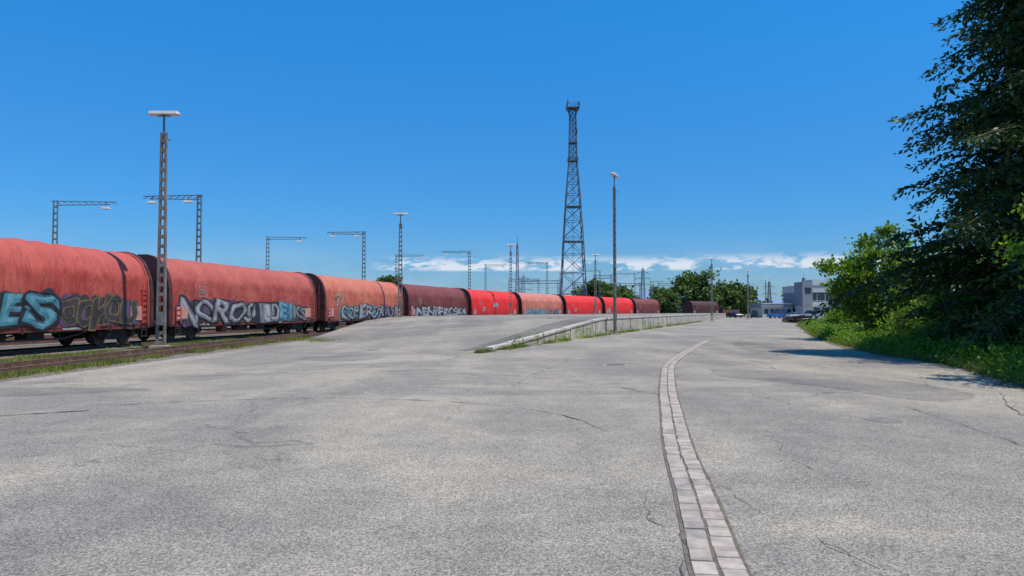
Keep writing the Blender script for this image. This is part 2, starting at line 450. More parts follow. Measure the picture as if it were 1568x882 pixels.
while y < 185:
    L = 1.18; y2 = y+L*.943
    if y2 > 186: break
    h0 = surf_h(wx(y)-.01, y); h1 = surf_h(wx(y2)-.01, y2)
    jx = random.uniform(-.012, .012); jz = random.uniform(-.012, .008)
    a = Vector((wx(y)-.12+jx, y, h0-.035+jz)); b_ = Vector((wx(y2)-.12+jx, y2, h1-.035+jz))
    cbp.beam(a+dirw*.01, b_-dirw*.01, .34, .13, random.choice(['concrete_l','concrete_l','concrete']))
    y = y2
cbp.obj('coping_stones', rp, bevel=.015)
jb = B()
y = 34
while y < 184:
    x = wx(y); h = surf_h(x-.01, y)
    if h > .3: jb.beam((x+.012, y, .0), (x+.012, y, h-.11), .03, .03, 'joint')
    y += 3
jb.obj('wall_joints', rp)

# ------------------------------------------------------------------ paved gutter
GC = [(1.10,2.2),(1.19,3.4),(1.295,4.6),(1.49,5.77),(1.67,6.83),(1.94,8.55),(2.24,10.2),(2.68,12.5),(3.19,15.16),(3.95,18.8),(4.78,22.5),(5.85,26.2),(6.95,29.6),(8.8,35.2),(11.2,42.2)]
gp = catmull(GC, 20)
gb = B(); sweep(gb, gp, [(-.195,.0095),(.195,.0095)], 'joint', closed=False)
random.seed(11)
def arc_pts(path, step):
    out = []; acc = 0
    for p, q in zip(path, path[1:]):
        d = math.dist(p, q)
        while acc < d:
            t = acc/d; out.append(Vector((p[0]+(q[0]-p[0])*t, p[1]+(q[1]-p[1])*t, 0))); acc += step
        acc -= d
    return out
for col, off in enumerate((-.0875, .0875)):
    ln = offset(gp, off); st = arc_pts(ln, .245 if col == 0 else .232)
    for a, b_ in zip(st, st[1:]):
        d = (b_-a).normalized(); z = .002+random.uniform(0, .007); ww = .156+random.uniform(-.012, .008)
        sh = Vector((random.uniform(-.008, .008), 0, 0)); z2 = z+random.uniform(-.002, .002)
        gb.beam(a+d*random.uniform(.004,.012)+Vector((0,0,z))+sh, b_-d*random.uniform(.004,.016)+Vector((0,0,z2))+sh*.3, ww, .026, random.choice(['sett_a','sett_b','sett_c','sett_a']))
gb.obj('paved_gutter', bevel=.006)

cr = B()
def crack(pts, wd, jag=.03, z=.0125, n=14):
    path = catmull(pts, n)
    ph = random.random()*100
    pj = [(p[0]+jag*mnoise.noise(Vector((p[0]*3+ph, p[1]*3, 0)))*2, p[1]+jag*mnoise.noise(Vector((p[0]*3, p[1]*3+ph, 5)))*2) for p in path]
    vs = []
    l = offset(pj, -1); r = offset(pj, 1)
    for i, p in enumerate(pj):
        k = wd*(.1+.9*abs(mnoise.noise(Vector((p[0]*4, p[1]*4, ph))))*2)
        vs += [(p[0]+(l[i][0]-p[0])*k, p[1]+(l[i][1]-p[1])*k, z), (p[0]+(r[i][0]-p[0])*k, p[1]+(r[i][1]-p[1])*k, z)]
    cr.add(vs, [(2*i, 2*i+1, 2*i+3, 2*i+2) for i in range(len(pj)-1)], 'tar')
crack([(-9.5,10.9),(-8.1,11.66),(-7.0,12.3)], .035)
crack([(-7.2,12.9),(-5.9,13.5),(-4.2,14.0),(-2.4,13.9),(-.6,13.2),(.7,11.9),(1.3,10.2)], .016)
crack([(6.8,12.7),(6.5,10.6),(6.2,8.8),(6.1,7.5)], .010)
crack([(1.2,6.7),(1.12,6.0),(1.2,5.4),(1.08,4.75),(1.0,4.2)], .006, .06)
crack([(1.95,7.6),(2.0,6.6),(2.05,5.9)], .005, .05)
crack([(2.0,5.8),(2.25,5.1),(2.3,4.4)], .004, .05)
crack([(-9,21.5),(-5.4,22.6),(-2.5,24.5),(-2.0,27)], .025)
crack([(9.4,24),(9.2,21),(9.6,18),(9.0,15.5)], .014, .05)
crack([(9.9,15),(8.2,12),(7.9,10),(8.3,8)], .012, .05)
crack([(-12.2,16),(-10,17.4),(-7,19.2),(-3,20.6),(0,22)], .022, .05)
crack([(-12.2,19),(-9,20.4),(-6,21.0),(-2,20.2),(1.5,17.5),(2.9,14.5)], .016, .05)
crack([(3.6,10.5),(3.2,8.6),(3.1,7.2)], .004, .06)
crack([(0,16),(.5,19),(1.5,23),(2,26)], .010, .06)
crack([(8.5,35),(7,30),(8,25),(7.5,21)], .018, .05)
crack([(14,45),(11.5,38),(10.2,30),(10.6,26)], .02, .06)
cr.obj('asphalt_cracks')
def manhole(name, x, y, r):
    mh = B(); mh.cyl((x,y,-.03),(x,y,.012),r,r,'concrete_l',28); mh.cyl((x,y,0),(x,y,.018),r*.84,r*.84,'iron',28)
    for k in range(5): mh.box(x-r*.54+k*r*.27-.02,x-r*.54+k*r*.27+.02,y-r*.54,y+r*.54,.019,.024,'iron')
    mh.obj(name)
manhole('manhole_cover', 3.18, 22.7, .37); manhole('manhole_cover.001', -5.9, 31.5, .34)

# ------------------------------------------------------------------ wagons
def text_mesh(ch, off):
    cu = bpy.data.curves.new('t', 'FONT'); cu.body = ch; cu.size = 1; cu.offset = off; cu.resolution_u = 4
    o = bpy.data.objects.new('t', cu); COL.objects.link(o)
    dg = bpy.context.evaluated_depsgraph_get()
    me = bpy.data.meshes.new_from_object(o.evaluated_get(dg))
    vs = [v.co.copy() for v in me.vertices]; fs = [tuple(p.vertices) for p in me.polygons]
    bpy.data.objects.remove(o); bpy.data.curves.remove(cu); bpy.data.meshes.remove(me)
    return vs, fs
gcache = {}
def glyph(ch, off):
    k = (ch, off)
    if k not in gcache: gcache[k] = text_mesh(ch, off)
    return gcache[k]
def paint(name, rgb, rough=.6):
    if name not in M: M[name] = simple(name, rgb, rough, .38, 2.5)
    return name
paint('gr_white',(.31,.30,.30)); paint('gr_black',(.02,.016,.017)); paint('gr_cyan',(.045,.19,.22)); paint('gr_grey',(.17,.165,.17))
paint('gr_dark',(.045,.034,.032)); paint('gr_yellow',(.13,.095,.04)); paint('gr_blue',(.045,.12,.21)); paint('gr_orange',(.45,.16,.06)); paint('gr_lblue',(.11,.25,.31)); paint('gr_purple',(.10,.05,.13))
YS = -1.478
def graffiti(b, text, x0, x1, z0, z1, fill, outline, seed, back=None, hl=None):
    rnd = random.Random(seed); n = len(text); cw = (x1-x0)/n
    if back:
        for j in range(n*2):
            cx = x0+cw*(j+.5)/2; cz = (z0+z1)/2+rnd.uniform(-.12,.12); rr = (z1-z0)*rnd.uniform(.36,.5)
            vs = [(cx+rr*1.2*math.cos(a)*(1+.18*math.sin(3*a+j)), YS-.002-.0004*j, cz+rr*math.sin(a)*(1+.12*math.cos(4*a+j))) for a in [k*math.pi/10 for k in range(20)]]
            b.add(vs, [tuple(range(20))], back if j % 3 or back != 'gr_dark' else 'gr_purple')
    for i, ch in enumerate(text):
        ang = rnd.uniform(-.2,.2); shx = rnd.uniform(-.15,.45); sx = rnd.uniform(1.0,1.25); sz = rnd.uniform(.88,1.12)
        cx = x0+cw*(i+.5); cz = (z0+z1)/2+rnd.uniform(-.08,.08)
        v0, _ = glyph(ch, 0.0)
        xs = [v.x for v in v0]; ys = [v.y for v in v0]
        mx, my = (min(xs)+max(xs))/2, (min(ys)+max(ys))/2; W = max(xs)-min(xs)+.02; H = max(ys)-min(ys)
        for lay, (off, key) in enumerate(((.085, outline), (.035, fill)) + (((-.012, hl),) if hl else ())):
            vs, fs = glyph(ch, off)
            out = []
            for v in vs:
                u = (v.x-mx)/W*cw*sx; q = (v.y-my)/H*(z1-z0)*sz*.76
                u += shx*q; u2 = u*math.cos(ang)-q*math.sin(ang); q2 = u*math.sin(ang)+q*math.cos(ang)
                u2 += .12*math.sin(q2*5+i*2+seed); q2 += .08*math.sin(u2*5+i+seed)
                if lay == 2: u2 += .03; q2 += .03
                out.append((cx+u2, YS-.016-.006*i-.0018*lay, cz+q2))
            b.add(out, fs, key)
    # loose spray strokes over the piece
    for j in range(n):
        xa = x0+rnd.random()*(x1-x0); za = z0+rnd.random()*(z1-z0)*.8; pts = []
        for k in range(7): pts.append((xa+k*.11, za+.16*math.sin(k*1.1+j+seed)+rnd.uniform(-.03,.03)))
        vs = []; yy = YS-.018-.006*n-.0015*j
        for (px, pz) in pts: vs += [(px, yy, pz-.018), (px, yy, pz+.022)]
        b.add(vs, [(2*k, 2*k+2, 2*k+3, 2*k+1) for k in range(6)], outline)

HP = [(-1.47,.85),(-1.475,1.2),(-1.475,1.7),(-1.47,2.2),(-1.45,2.6),(-1.42,2.85),(-1.38,3.05),(-1.32,3.25),(-1.25,3.45),(-1.14,3.68),(-1.0,3.88),(-.8,4.06),(-.5,4.23),(-.2,4.31)]
PROF = HP+[(-y, z) for y, z in HP[::-1]]
def wagon(p0, p1, c, fade, arts, idx, name='covered_freight_wagon'):
    a = Vector(p0); b_ = Vector(p1); L = (b_-a).length; mid = (a+b_)/2; ang = math.atan2(b_.y-a.y, b_.x-a.x)
    root = empty(name, (mid.x, mid.y, .15), ang)
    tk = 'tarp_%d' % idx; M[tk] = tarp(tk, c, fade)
    hb = L/2-.72
    b = B(); ns = 140; nr = 14; n = len(PROF)
    vs = []
    for i in range(ns+1):
        x = -hb+.2+(2*hb-.4)*i/ns; ph = (x+hb)/(2*hb)*nr; sag = abs(math.sin(math.pi*ph))
        for y, z in PROF:
            k = 0
            if z > 2.3: k = .03*sag*min(1, (z-2.3)/.6)
            nn = mnoise.noise(Vector((x*1.1+idx*9, y*1.0, z*1.4)))*.04 + mnoise.noise(Vector((x*3.1+idx*5+z*2, y, z*2.0)))*.014
            if z < 2.3: nn = -abs(nn)*.6
            sw = .06*math.exp(-((z-(3.22-.26*sag))/.10)**2)
            r = Vector((0, y, z-2.2)); l = r.length; s = (l-k+nn+sw)/l
            yy = y*s if z > 2.3 else y*(1+nn/1.47); zz = 2.2+(z-2.2)*s if z > 2.3 else z
            vs.append((x, yy, zz))
    fs = [(i*n+k, i*n+k+1, (i+1)*n+k+1, (i+1)*n+k)[::-1] for i in range(ns) for k in range(n-1)]
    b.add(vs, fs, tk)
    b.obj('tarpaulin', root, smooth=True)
    e = B()
    for s in (-1, 1):
        for (xa, xb, sc, key) in ((hb-.24, hb, 1.03, 'endwall'), (hb-.42, hb-.30, 1.022, tk)):
            vs = []
            for x in (xa*s, xb*s):
                for y, z in PROF: vs.append((x, y*sc, 2.2+(z-2.2)*sc))
            fs = [(k, k+1, n+k+1, n+k) for k in range(n-1)] + [tuple(range(n)), tuple(range(n, 2*n))[::-1]]
            e.add(vs, fs, key)
        for yy in (-1, -.35, .35, 1): e.beam((s*(hb+.03), yy, 1), (s*(hb+.03), yy, 3.5), .08, .1, 'maroon')
        for yy in (-.87, .87):
            e.cyl((s*hb, yy, .93), (s*(hb+.45), yy, .93), .1, .1, 'black', 8); e.cyl((s*(hb+.45), yy, .93), (s*(hb+.5), yy, .93), .22, .22, 'black', 12)
        e.box(min(s*hb, s*(L/2)), max(s*hb, s*(L/2)), -.06, .06, .85, .97, 'black')
        xl = s*(hb-.75)
        for dx in (-.2, .2): e.beam((xl+dx, -1.53, .95), (xl+dx, -1.53, 1.75 if s < 0 else 2.75), .035, .035, 'redladder')
        for k in range(4 if s < 0 else 7): e.beam((xl-.2, -1.53, 1.05+k*.27), (xl+.2, -1.53, 1.05+k*.27), .03, .03, 'redladder')
        for k in range(2): e.beam((xl-.2, -1.50, .35+k*.3), (xl+.2, -1.50, .35+k*.3), .05, .04, 'black')
        for dx in (-.2, .2): e.beam((xl+dx, -1.50, .3), (xl+dx, -1.50, .95), .04, .04, 'black')
        e.box(xl-.3-.5*s-.3, xl+.3-.5*s+.0, -1.515, -1.49, 1.1, 1.75, 'pink')
    e.obj('end_walls', root)
    u = B()
    for s in (-1, 1):
        u.box(-hb+.1, hb-.1, s*1.40-.05, s*1.40+.05, .72, .90, 'maroon')
        u.box(-hb+.3, hb-.3, s*.5-.07, s*.5+.07, .62, .95, 'black')
        u.beam((-4.5, s*1.25, .75), (-2.5, s*1.25, .42), .06, .06, 'black'); u.beam((4.5, s*1.25, .75), (2.5, s*1.25, .42), .06, .06, 'black')
        u.beam((-2.5, s*1.25, .42), (2.5, s*1.25, .42), .07, .07, 'black')
        for k in range(9): u.box(-7+k*1.75-.04, -7+k*1.75+.04, s*1.46-.03, s*1.46+.03, .66, .95, 'black')
    u.box(-hb+.15, hb-.15, -1.38, 1.38, .93, 1.0, 'black')
    u.cyl((-1.5, -.9, .58), (-.3, -.9, .58), .2, .2, 'black', 10); u.box(.6, 1.5, -1.2, -.7, .4, .8, 'black')
    u.box(-3.4, -2.9, -1.3, -.9, .35, .75, 'maroon')
    for s in (-1, 1):
        bx = s*(hb-2.1)
        for yy in (-1.02, 1.02):
            u.add([(bx-1.35,yy-.07,.42),(bx-1.35,yy-.07,.62),(bx-.5,yy-.07,.72),(bx+.5,yy-.07,.72),(bx+1.35,yy-.07,.62),(bx+1.35,yy-.07,.42),(bx+.45,yy-.07,.25),(bx-.45,yy-.07,.25),
                   (bx-1.35,yy+.07,.42),(bx-1.35,yy+.07,.62),(bx-.5,yy+.07,.72),(bx+.5,yy+.07,.72),(bx+1.35,yy+.07,.62),(bx+1.35,yy+.07,.42),(bx+.45,yy+.07,.25),(bx-.45,yy+.07,.25)],
                  [(0,1,2,3,4,5,6,7)[::-1], (8,9,10,11,12,13,14,15)] + [(i, (i+1) % 8, 8+(i+1) % 8, 8+i) for i in range(8)], 'black')
            for wxx in (-.9, .9):
                u.box(bx+wxx-.17, bx+wxx+.17, yy-.14, yy+.14, .33, .6, 'black')
                u.cyl((bx+wxx, yy*.72-.06, .46), (bx+wxx, yy*.72+.06, .46), .46, .46, 'wheel', 24)
                u.cyl((bx+wxx, yy+.1*(1 if yy > 0 else -1), .46), (bx+wxx, yy+.2*(1 if yy > 0 else -1), .46), .1, .1, 'wheel', 10)
        for wxx in (-.9, .9): u.cyl((bx+wxx, -.8, .46), (bx+wxx, .8, .46), .08, .08, 'wheel', 8)
    u.obj('underframe_and_bogies', root)
    m = B()
    for a_ in arts: graffiti(m, *a_)
    px = -hb+2.6
    m.box(px-.02, px+.6, YS-.009, YS-.006, 2.3, 2.33, 'gr_white'); m.box(px-.02, px+.6, YS-.009, YS-.006, 2.82, 2.85, 'gr_white')
    m.box(px-.02, px+.01, YS-.009, YS-.006, 2.331, 2.819, 'gr_white'); m.box(px+.57, px+.6, YS-.009, YS-.006, 2.331, 2.819, 'gr_white')
    for j, ch in enumerate('DB'):
        vs, fs = glyph(ch, .01)
        m.add([(px+.08+j*.22+v.x*.36, YS-.008, 2.46+v.y*.36) for v in vs], fs, 'gr_white')
    for j in range(6):
        m.box(-hb+1.0+.1*j, -hb+1.07+.1*j, YS-.05, YS-.045, 1.15, 1.2, 'gr_white')
    m.box(-hb+2.7, -hb+3.6, -1.46, -1.452, .76, .86, 'gr_white'); m.box(2.2, 3.4, -1.46, -1.452, .77, .85, 'gr_white')
    m.obj('graffiti_and_markings', root)
    return root

RED0 = ((.35,.044,.030), (.45,.095,.065)); RED1 = ((.31,.048,.036), (.42,.105,.072)); SAL = ((.40,.085,.048), (.50,.16,.095))
MAR = ((.13,.028,.024), (.20,.055,.045)); BRT = ((.68,.018,.016), (.74,.04,.03)); PNK = ((.44,.115,.075), (.53,.19,.13))
arts = {
 0: [('AOCES', -8,-3.2,.9,2.3,'gr_grey','gr_black',4)],
 1: [('YYES', -3.6,1.6,.85,2.3,'gr_cyan','gr_black',2,'gr_dark','gr_lblue'), ('OOHOU', 2.1,7.0,.85,2.15,'gr_dark','gr_yellow',5,'gr_dark')],
 2: [('NORO', -7.5,-1.4,.82,2.25,'gr_grey','gr_black',8,'gr_dark','gr_white'), ('SEID', -1.3,2.9,.85,2.1,'gr_grey','gr_black',12,'gr_dark','gr_white'), ('EA', 3.1,4.7,.9,2.15,'gr_lblue','gr_blue',3,'gr_cyan'), ('KS', 5.0,7.0,.9,1.95,'gr_grey','gr_black',9,'gr_dark')],
 3: [('COHEROX', -5.6,3.2,.85,2.05,'gr_grey','gr_black',21,'gr_cyan','gr_white'), ('AXE', 3.6,7.8,.85,2.0,'gr_grey','gr_black',23,'gr_dark'), ('T',-6.7,-5.8,1.8,2.9,'gr_orange','gr_white',2)],
 4: [('MNEHTFROSKA', -7.8,8.0,.95,2.0,'gr_white','gr_black',31,'gr_dark')],
 5: [('O', -4.9,-4.2,1.4,2.1,'gr_white','gr_white',1), ('EB', -1,.6,2.1,2.6,'gr_white','gr_white',2)],
 6: [('ASORKE', -7,1,.9,1.9,'gr_lblue','gr_grey',41), ('VEX', 2,7,.9,1.9,'gr_grey','gr_black',43)],
 7: [('O', -4.9,-4.2,1.4,2.1,'gr_white','gr_white',1)],
 8: [('SE', -7,-5.5,1.2,2.2,'gr_white','gr_grey',1)],
 9: [],
}
cols = [RED1, RED0, RED1, SAL, MAR, BRT, PNK, BRT, BRT, MAR]
for i in range(10):
    wagon(GP[i+1], GP[i+2], *cols[i], arts[i], i)
wagon((46.2,195.6), GP[13], (.05,.02,.018), (.09,.035,.03), [], 10, 'brown_covered_wagon')
a = Vector((58.9,211.6)); b_ = Vector((66.9,221)); mid = (a+b_)/2; ang = math.atan2(b_.y-a.y, b_.x-a.x); L = (b_-a).length
lw = B(); hl = L/2-.5
lw.box(-hl, hl, -1.4, 1.4, 1.0, 1.2, 'brown')
for s in (-1, 1):
    lw.box(-hl, hl, s*1.4-.04, s*1.4+.04, 1.2, 2.0, 'brown'); lw.box(s*hl-.05, s*hl+.05, -1.36, 1.36, 1.2, 2.6, 'brown')
    for k in range(7): lw.box(-hl+.1+k*(2*hl-.2)/6-.05, -hl+.1+k*(2*hl-.2)/6+.05, s*1.47-.03, s*1.47+.03, .8, 2.05, 'maroon')
    for k in (-1, 1):
        lw.cyl((k*(hl-2), s*.75-.06, .46), (k*(hl-2), s*.75+.06, .46), .46, .46, 'wheel', 20); lw.box(k*(hl-2)-.5, k*(hl-2)+.5, s*1.0-.05, s*1.0+.05, .4, 1.0, 'black')
lw.obj('low_sided_open_wagon', loc=(mid.x, mid.y, .15), rot=ang)

# ------------------------------------------------------------------ lattice posts
def latt_post(b, x, y, z0, z1, w0, w1, dx, dy, key='steel', rung=.42, ch=.06):
    D = Vector((dx, dy, 0)); Q = Vector((-dy, dx, 0)); c0 = Vector((x, y, z0)); c1 = Vector((x, y, z1))
    for s in (-1, 1): b.beam(c0+D*s*w0/2, c1+D*s*w1/2, ch, ch*2.2, key, up=Q)
    z = z0+.25
    while z < z1-.1:
        t = (z-z0)/(z1-z0); ww = w0+(w1-w0)*t
        for q in (-1, 1):
            o = Q*q*ch*.9
            b.beam(Vector((x, y, z))-D*(ww/2-ch*.4)+o, Vector((x, y, z))+D*(ww/2-ch*.4)+o, .018, .15, key)
        z += rung

def lamp(x, y, zb, top, hd=(1, 0), headw=1.35, w0=.4, w1=.2, key='steel', name='floodlight_post'):
    b = B(); zt = top-.75
    latt_post(b, x, y, zb, zt, w0, w1, hd[0], hd[1], key, ch=.07)
    b.box(x-.35, x+.35, y-.35, y+.35, zb-.05, zb+.12, 'concrete')
    b.cyl((x, y, zt-.5), (x, y, top), .055, .045, 'galv', 8)
    D = Vector((*hd, 0)); c = Vector((x, y, top))
    b.beam(c-D*headw*.2, c+D*headw*.2, .08, .06, 'galv')
    for k in (-1, 1):
        Q = Vector((-hd[1], hd[0], 0))
        vs = []
        for t, hh, ww in ((.02, .14, .2), (.9, .14, .2), (1.0, .05, .14)):
            p = c+D*k*headw/2*t+Vector((0, 0, .05))
            for q, z in ((-1, 0), (1, 0), (.7, 1), (-.7, 1)): vs.append(p+Q*q*ww+Vector((0, 0, z*hh)))
        fs = []
        for j in range(2):
            for q in range(4): fs.append((j*4+q, j*4+(q+1) % 4, j*4+4+(q+1) % 4, j*4+4+q))
        fs += [(0,1,2,3), (8,9,10,11)]
        b.add(vs, fs, 'grey_lamp')
        b.beam(c+D*k*headw*.05+Vector((0,0,.035)), c+D*k*headw*.45+Vector((0,0,.035)), .3, .03, 'white')
    b.box(x-.12, x+.12, y-.2, y-.08, zb+1.0, zb+1.5, 'galv')
    b.beam((x+w1, y, zt-.3), (x+w1+.12, y, zt-.35), .03, .05, key)
    b.obj(name)
lamp(-15.3, 32.2, .05, 10.25, w0=.34, w1=.18)
lamp(7.25, 52.0, .0, 11.2, hd=(.35, .94), w0=.36, w1=.2)
lamp(-10.0, 66, .95, 10.3, w0=.35, w1=.2)
lamp(-.17, 97, 1.2, 10.3, w0=.34)
lamp(13, 115, 1.2, 10.4, w0=.34)
lamp(33.6, 124, 0, 10.4, w0=.3, headw=1.2)
lamp(51.5, 161, 0, 10.4, w0=.3)
lamp(70.5, 205, 0, 10.4, w0=.3)
lamp(92, 245, 0, 10.4, w0=.3)
lamp(44, 230, 0, 11, w0=.3)
lamp(87, 262, 0, 11, w0=.3)

def gantry(x, y, h, d, L=4.5):
    b = B(); D = Vector((d, .12, 0)).normalized()
    latt_post(b, x, y, 0, h, .42, .28, D.x, D.y, 'galv', rung=.5, ch=.06)
    b.box(x-.4, x+.4, y-.4, y+.4, -.05, .2, 'concrete')
    c = Vector((x, y, h-.05)); e = c+D*L
    b.beam(c-D*.3, e, .07, .06, 'galv'); b.beam(c-Vector((0,0,.32)), e-D*.5-Vector((0,0,.2)), .07, .06, 'galv')
    n = 9
    for k in range(n):
        t = k/n; t2 = (k+1)/n
        b.beam(c.lerp(e, t), (c-Vector((0,0,.32))).lerp(e-Vector((0,0,.2)), t2), .035, .035, 'galv')
    for t in ((.82,) if d > 0 else (.2, .84)):
        p = c+D*L*t
        b.cyl(p-Vector((0,0,.35)), p, .03, .03, 'galv', 6)
        b.add([p+Vector(v) for v in ((-.36,-.2,-.55),(.36,-.2,-.55),(.36,.2,-.55),(-.36,.2,-.55),(-.2,-.12,-.36),(.2,-.12,-.36),(.2,.12,-.36),(-.2,.12,-.36))],
              [(0,3,2,1),(4,5,6,7),(0,1,5,4),(1,2,6,5),(2,3,7,6),(3,0,4,7)], 'grey_lamp')
    b.obj('yard_light_gantry')
for g_ in ((-35.4,57,10.25,1),(-23.4,55,10.4,-1),(-29.2,88,10.6,1),(-17.3,86,11,-1),(-19,121,11,1),(-6.7,116,11.2,-1),(-5.5,153,11.4,1),
           (7,147,11.5,-1),(11.8,180,11.3,1),(20.5,172,11.3,-1),(31.6,190,11.5,-1),(42.5,226,11,1),(-49,57,10.4,-1)):
    gantry(*g_)

# ------------------------------------------------------------------ tower
def lattice(b, cx, cy, segs, leg, br, key):
    z = segs[0][0]
    def hw(z):
        for (a, wa), (c, wc) in zip(segs, segs[1:]):
            if a <= z <= c: return wa+(wc-wa)*(z-a)/(c-a)
        return segs[-1][1]
    top = segs[-1][0]; cn = ((-1,-1),(1,-1),(1,1),(-1,1))
    while z < top-.01:
        w0 = hw(z); z2 = min(top, z+max(1.5, w0*2*.85))
        if top-z2 < 1: z2 = top
        w1 = hw(z2)
        P0 = [Vector((cx+a*w0, cy+c*w0, z)) for a, c in cn]; P1 = [Vector((cx+a*w1, cy+c*w1, z2)) for a, c in cn]
        for i in range(4):
            j = (i+1) % 4
            b.beam(P0[i], P1[i], leg, leg, key)
            b.beam(P0[i], P1[j], br, br, key); b.beam(P0[j], P1[i], br, br, key); b.beam(P1[i], P1[j], br, br, key)
        z = z2
tb = B(); TX, TY = 16.6, 200
lattice(tb, TX, TY, [(0,3.75),(5.5,3.35),(20.6,2.6),(33,1.85),(42.7,1.05),(57,.78)], .27, .13, 'tower')
def platform(z, r, rail=True):
    tb.box(TX-r, TX+r, TY-r, TY+r, z, z+.15, 'tower')
    if rail:
        for s in (-1, 1):
            for hh in (.55, 1.1):
                tb.beam((TX-r, TY+s*r, z+hh), (TX+r, TY+s*r, z+hh), .08, .08, 'tower'); tb.beam((TX+s*r, TY-r, z+hh), (TX+s*r, TY+r, z+hh), .08, .08, 'tower')
            for q in (-1, -.3, .3, 1):
                tb.beam((TX+q*r, TY+s*r, z), (TX+q*r, TY+s*r, z+1.1), .08, .08, 'tower')
platform(57, 1.75); platform(47.5, 1.2, False); platform(42.5, 1.35); platform(30, 2.2, False); platform(20.5, 2.7, False)
for s in (-1, 1):
    tb.add([(TX+s*.8,TY-1,55.2),(TX+s*1.7,TY-1,57),(TX+s*.8,TY-1,57),(TX+s*.8,TY+1,55.2),(TX+s*1.7,TY+1,57),(TX+s*.8,TY+1,57)], [(0,1,2),(3,5,4),(0,3,4,1)], 'tower')
for ax, ay, hh in ((-1.5,-1.5,2.6),(-.4,0,1.9),(1.5,-1.5,1.8),(.6,1,2.4),(-1.4,1.2,2.0)):
    tb.cyl((TX+ax,TY+ay,57),(TX+ax,TY+ay,57+hh),.07,.05,'tower',6)
tb.box(TX-1.75,TX-1.2,TY-1.9,TY-1.6,57.9,58.7,'tower'); tb.box(TX+1.1,TX+1.8,TY-1.9,TY-1.6,57.7,58.5,'tower')
for z, sx in ((50,1),(51.5,-1),(46,-1),(36,1)):
    tb.cyl((TX+sx*1.1,TY-1.1,z),(TX+sx*1.1,TY-1.1,z+1.3),.09,.09,'white' if z == 36 else 'tower',8)
for s in (-.22, .22): tb.beam((TX+s, TY, .2), (TX+s, TY, 57), .08, .08, 'tower')
for k in range(4):
    cxk = TX+(-1 if k % 2 else 1)*3.75; cyk = TY+(-1 if k < 2 else 1)*3.75
    tb.box(cxk-.6, cxk+.6, cyk-.6, cyk+.6, -.1, .5, 'concrete')
tb.obj('lattice_radio_tower')

def mast(x, y, h, w, name='lattice_mast', arms=()):
    b = B(); lattice(b, x, y, [(0, w), (h, w*.35)], .18, .1, 'tower')
    for z, L in arms:
        b.beam((x-L, y, z), (x+L, y, z), .2, .18, 'tower'); b.beam((x-L, y, z), (x, y, z+1.1), .12, .12, 'tower'); b.beam((x+L, y, z), (x, y, z+1.1), .12, .12, 'tower')
        for s in (-1, 1): b.cyl((x+s*L, y, z-1), (x+s*L, y, z), .1, .1, 'tower', 6)
    b.cyl((x, y, h), (x, y, h+1.8), .07, .04, 'tower', 6)
    b.obj(name)
mast(1.3, 180, 18, .5)
mast(71, 400, 25, 1.4, 'power_pylon', ((16,5),(19.5,4),(22.5,3)))
mast(6.5, 420, 22, 1.3, 'power_pylon', ((14,5),(17.5,4),(20.5,3)))
mast(90, 380, 15, .8, 'power_pylon', ((12,3),))
mast(118, 420, 20, 1.2, 'power_pylon', ((13,4),(17,3)))
mast(150, 430, 19, 1.2, 'power_pylon', ((12,4),(16,3)))
for (xa, xb, y, h) in ((2.5, 13.5, 215, 11), (20, 30, 240, 11.5), (24, 29, 215, 12.5), (-1, 9, 250, 13), (33, 41, 236, 11), (52, 60, 262, 12), (66, 75, 280, 12)):
    b = B()
    for x in (xa, xb): latt_post(b, x, y, 0, h, .5, .4, 1, 0, 'tower', rung=.8, ch=.1)
    b.beam((xa, y, h-.4), (xb, y, h-.4), .15, .15, 'tower'); b.beam((xa, y, h-1.2), (xb, y, h-1.2), .15, .15, 'tower')
    nn = 8
    for k in range(nn):
        b.beam((xa+(xb-xa)*k/nn, y, h-.4 if k % 2 else h-1.2), (xa+(xb-xa)*(k+1)/nn, y, h-1.2 if k % 2 else h-.4), .08, .08, 'tower')
    b.beam((xa-3, y, h-2.4), (xb+3, y, h-2.4), .05, .05, 'tower')
    b.obj('catenary_portal')

# ------------------------------------------------------------------ buildings
root = empty('office_building')
bb = B(); X0, X1, Y0, Y1 = 75, 92, 190, 204
bb.box(X0, X1, Y0, Y1, 0, 3.2, 'wallw'); bb.box(X0, X1, Y0+.1, Y1, 3.2, 6.6, 'wallg'); bb.box(X0-.15, X1+.15, Y0-.15, Y1+.15, 6.6, 8.3, 'wallw')
bb.box(X0-.4, X0+2.2, Y0-.6, Y0+5, 3.3, 9.3, 'wallg'); bb.box(X0-.25, X1, Y0-.4, Y0-.15, 3.0, 4.1, 'wallw')
bb.box(X0+3.5, X0+8, Y0+3, Y0+8, 8.3, 10.0, 'wallw'); bb.box(X0-.3, X1+.3, Y0-.3, Y1+.3, 8.3, 8.42, 'wallg')
bb.cyl((X0+1, Y0+2, 9.3), (X0+1, Y0+2, 10.4), .5, .5, 'wallg', 10); bb.cyl((X0+2.5, Y0+6, 8.3), (X0+2.5, Y0+6, 12), .06, .04, 'galv', 6)
bb.obj('walls_and_roof', root)
wb = B()
for k in range(7):
    xx = X0+2.7+k*2.05
    wb.box(xx, xx+1.75, Y0-.02, Y0+.08, 4.4, 6.3, 'glass'); wb.box(xx-.06, xx+1.8, Y0-.05, Y0-.021, 4.30, 4.4, 'white'); wb.box(xx+.82, xx+.9, Y0-.045, Y0-.021, 4.4, 6.3, 'white')
    if k != 2: wb.box(xx, xx+1.6, Y0-.02, Y0-.01, 1.0, 2.6, 'glass')
wb.box(X0+.2, X0+1.8, Y0-.63, Y0-.605, 6.2, 7.8, 'glass'); wb.box(X0+6.9, X0+8.0, Y0-.03, Y0-.01, .05, 2.3, 'glass')
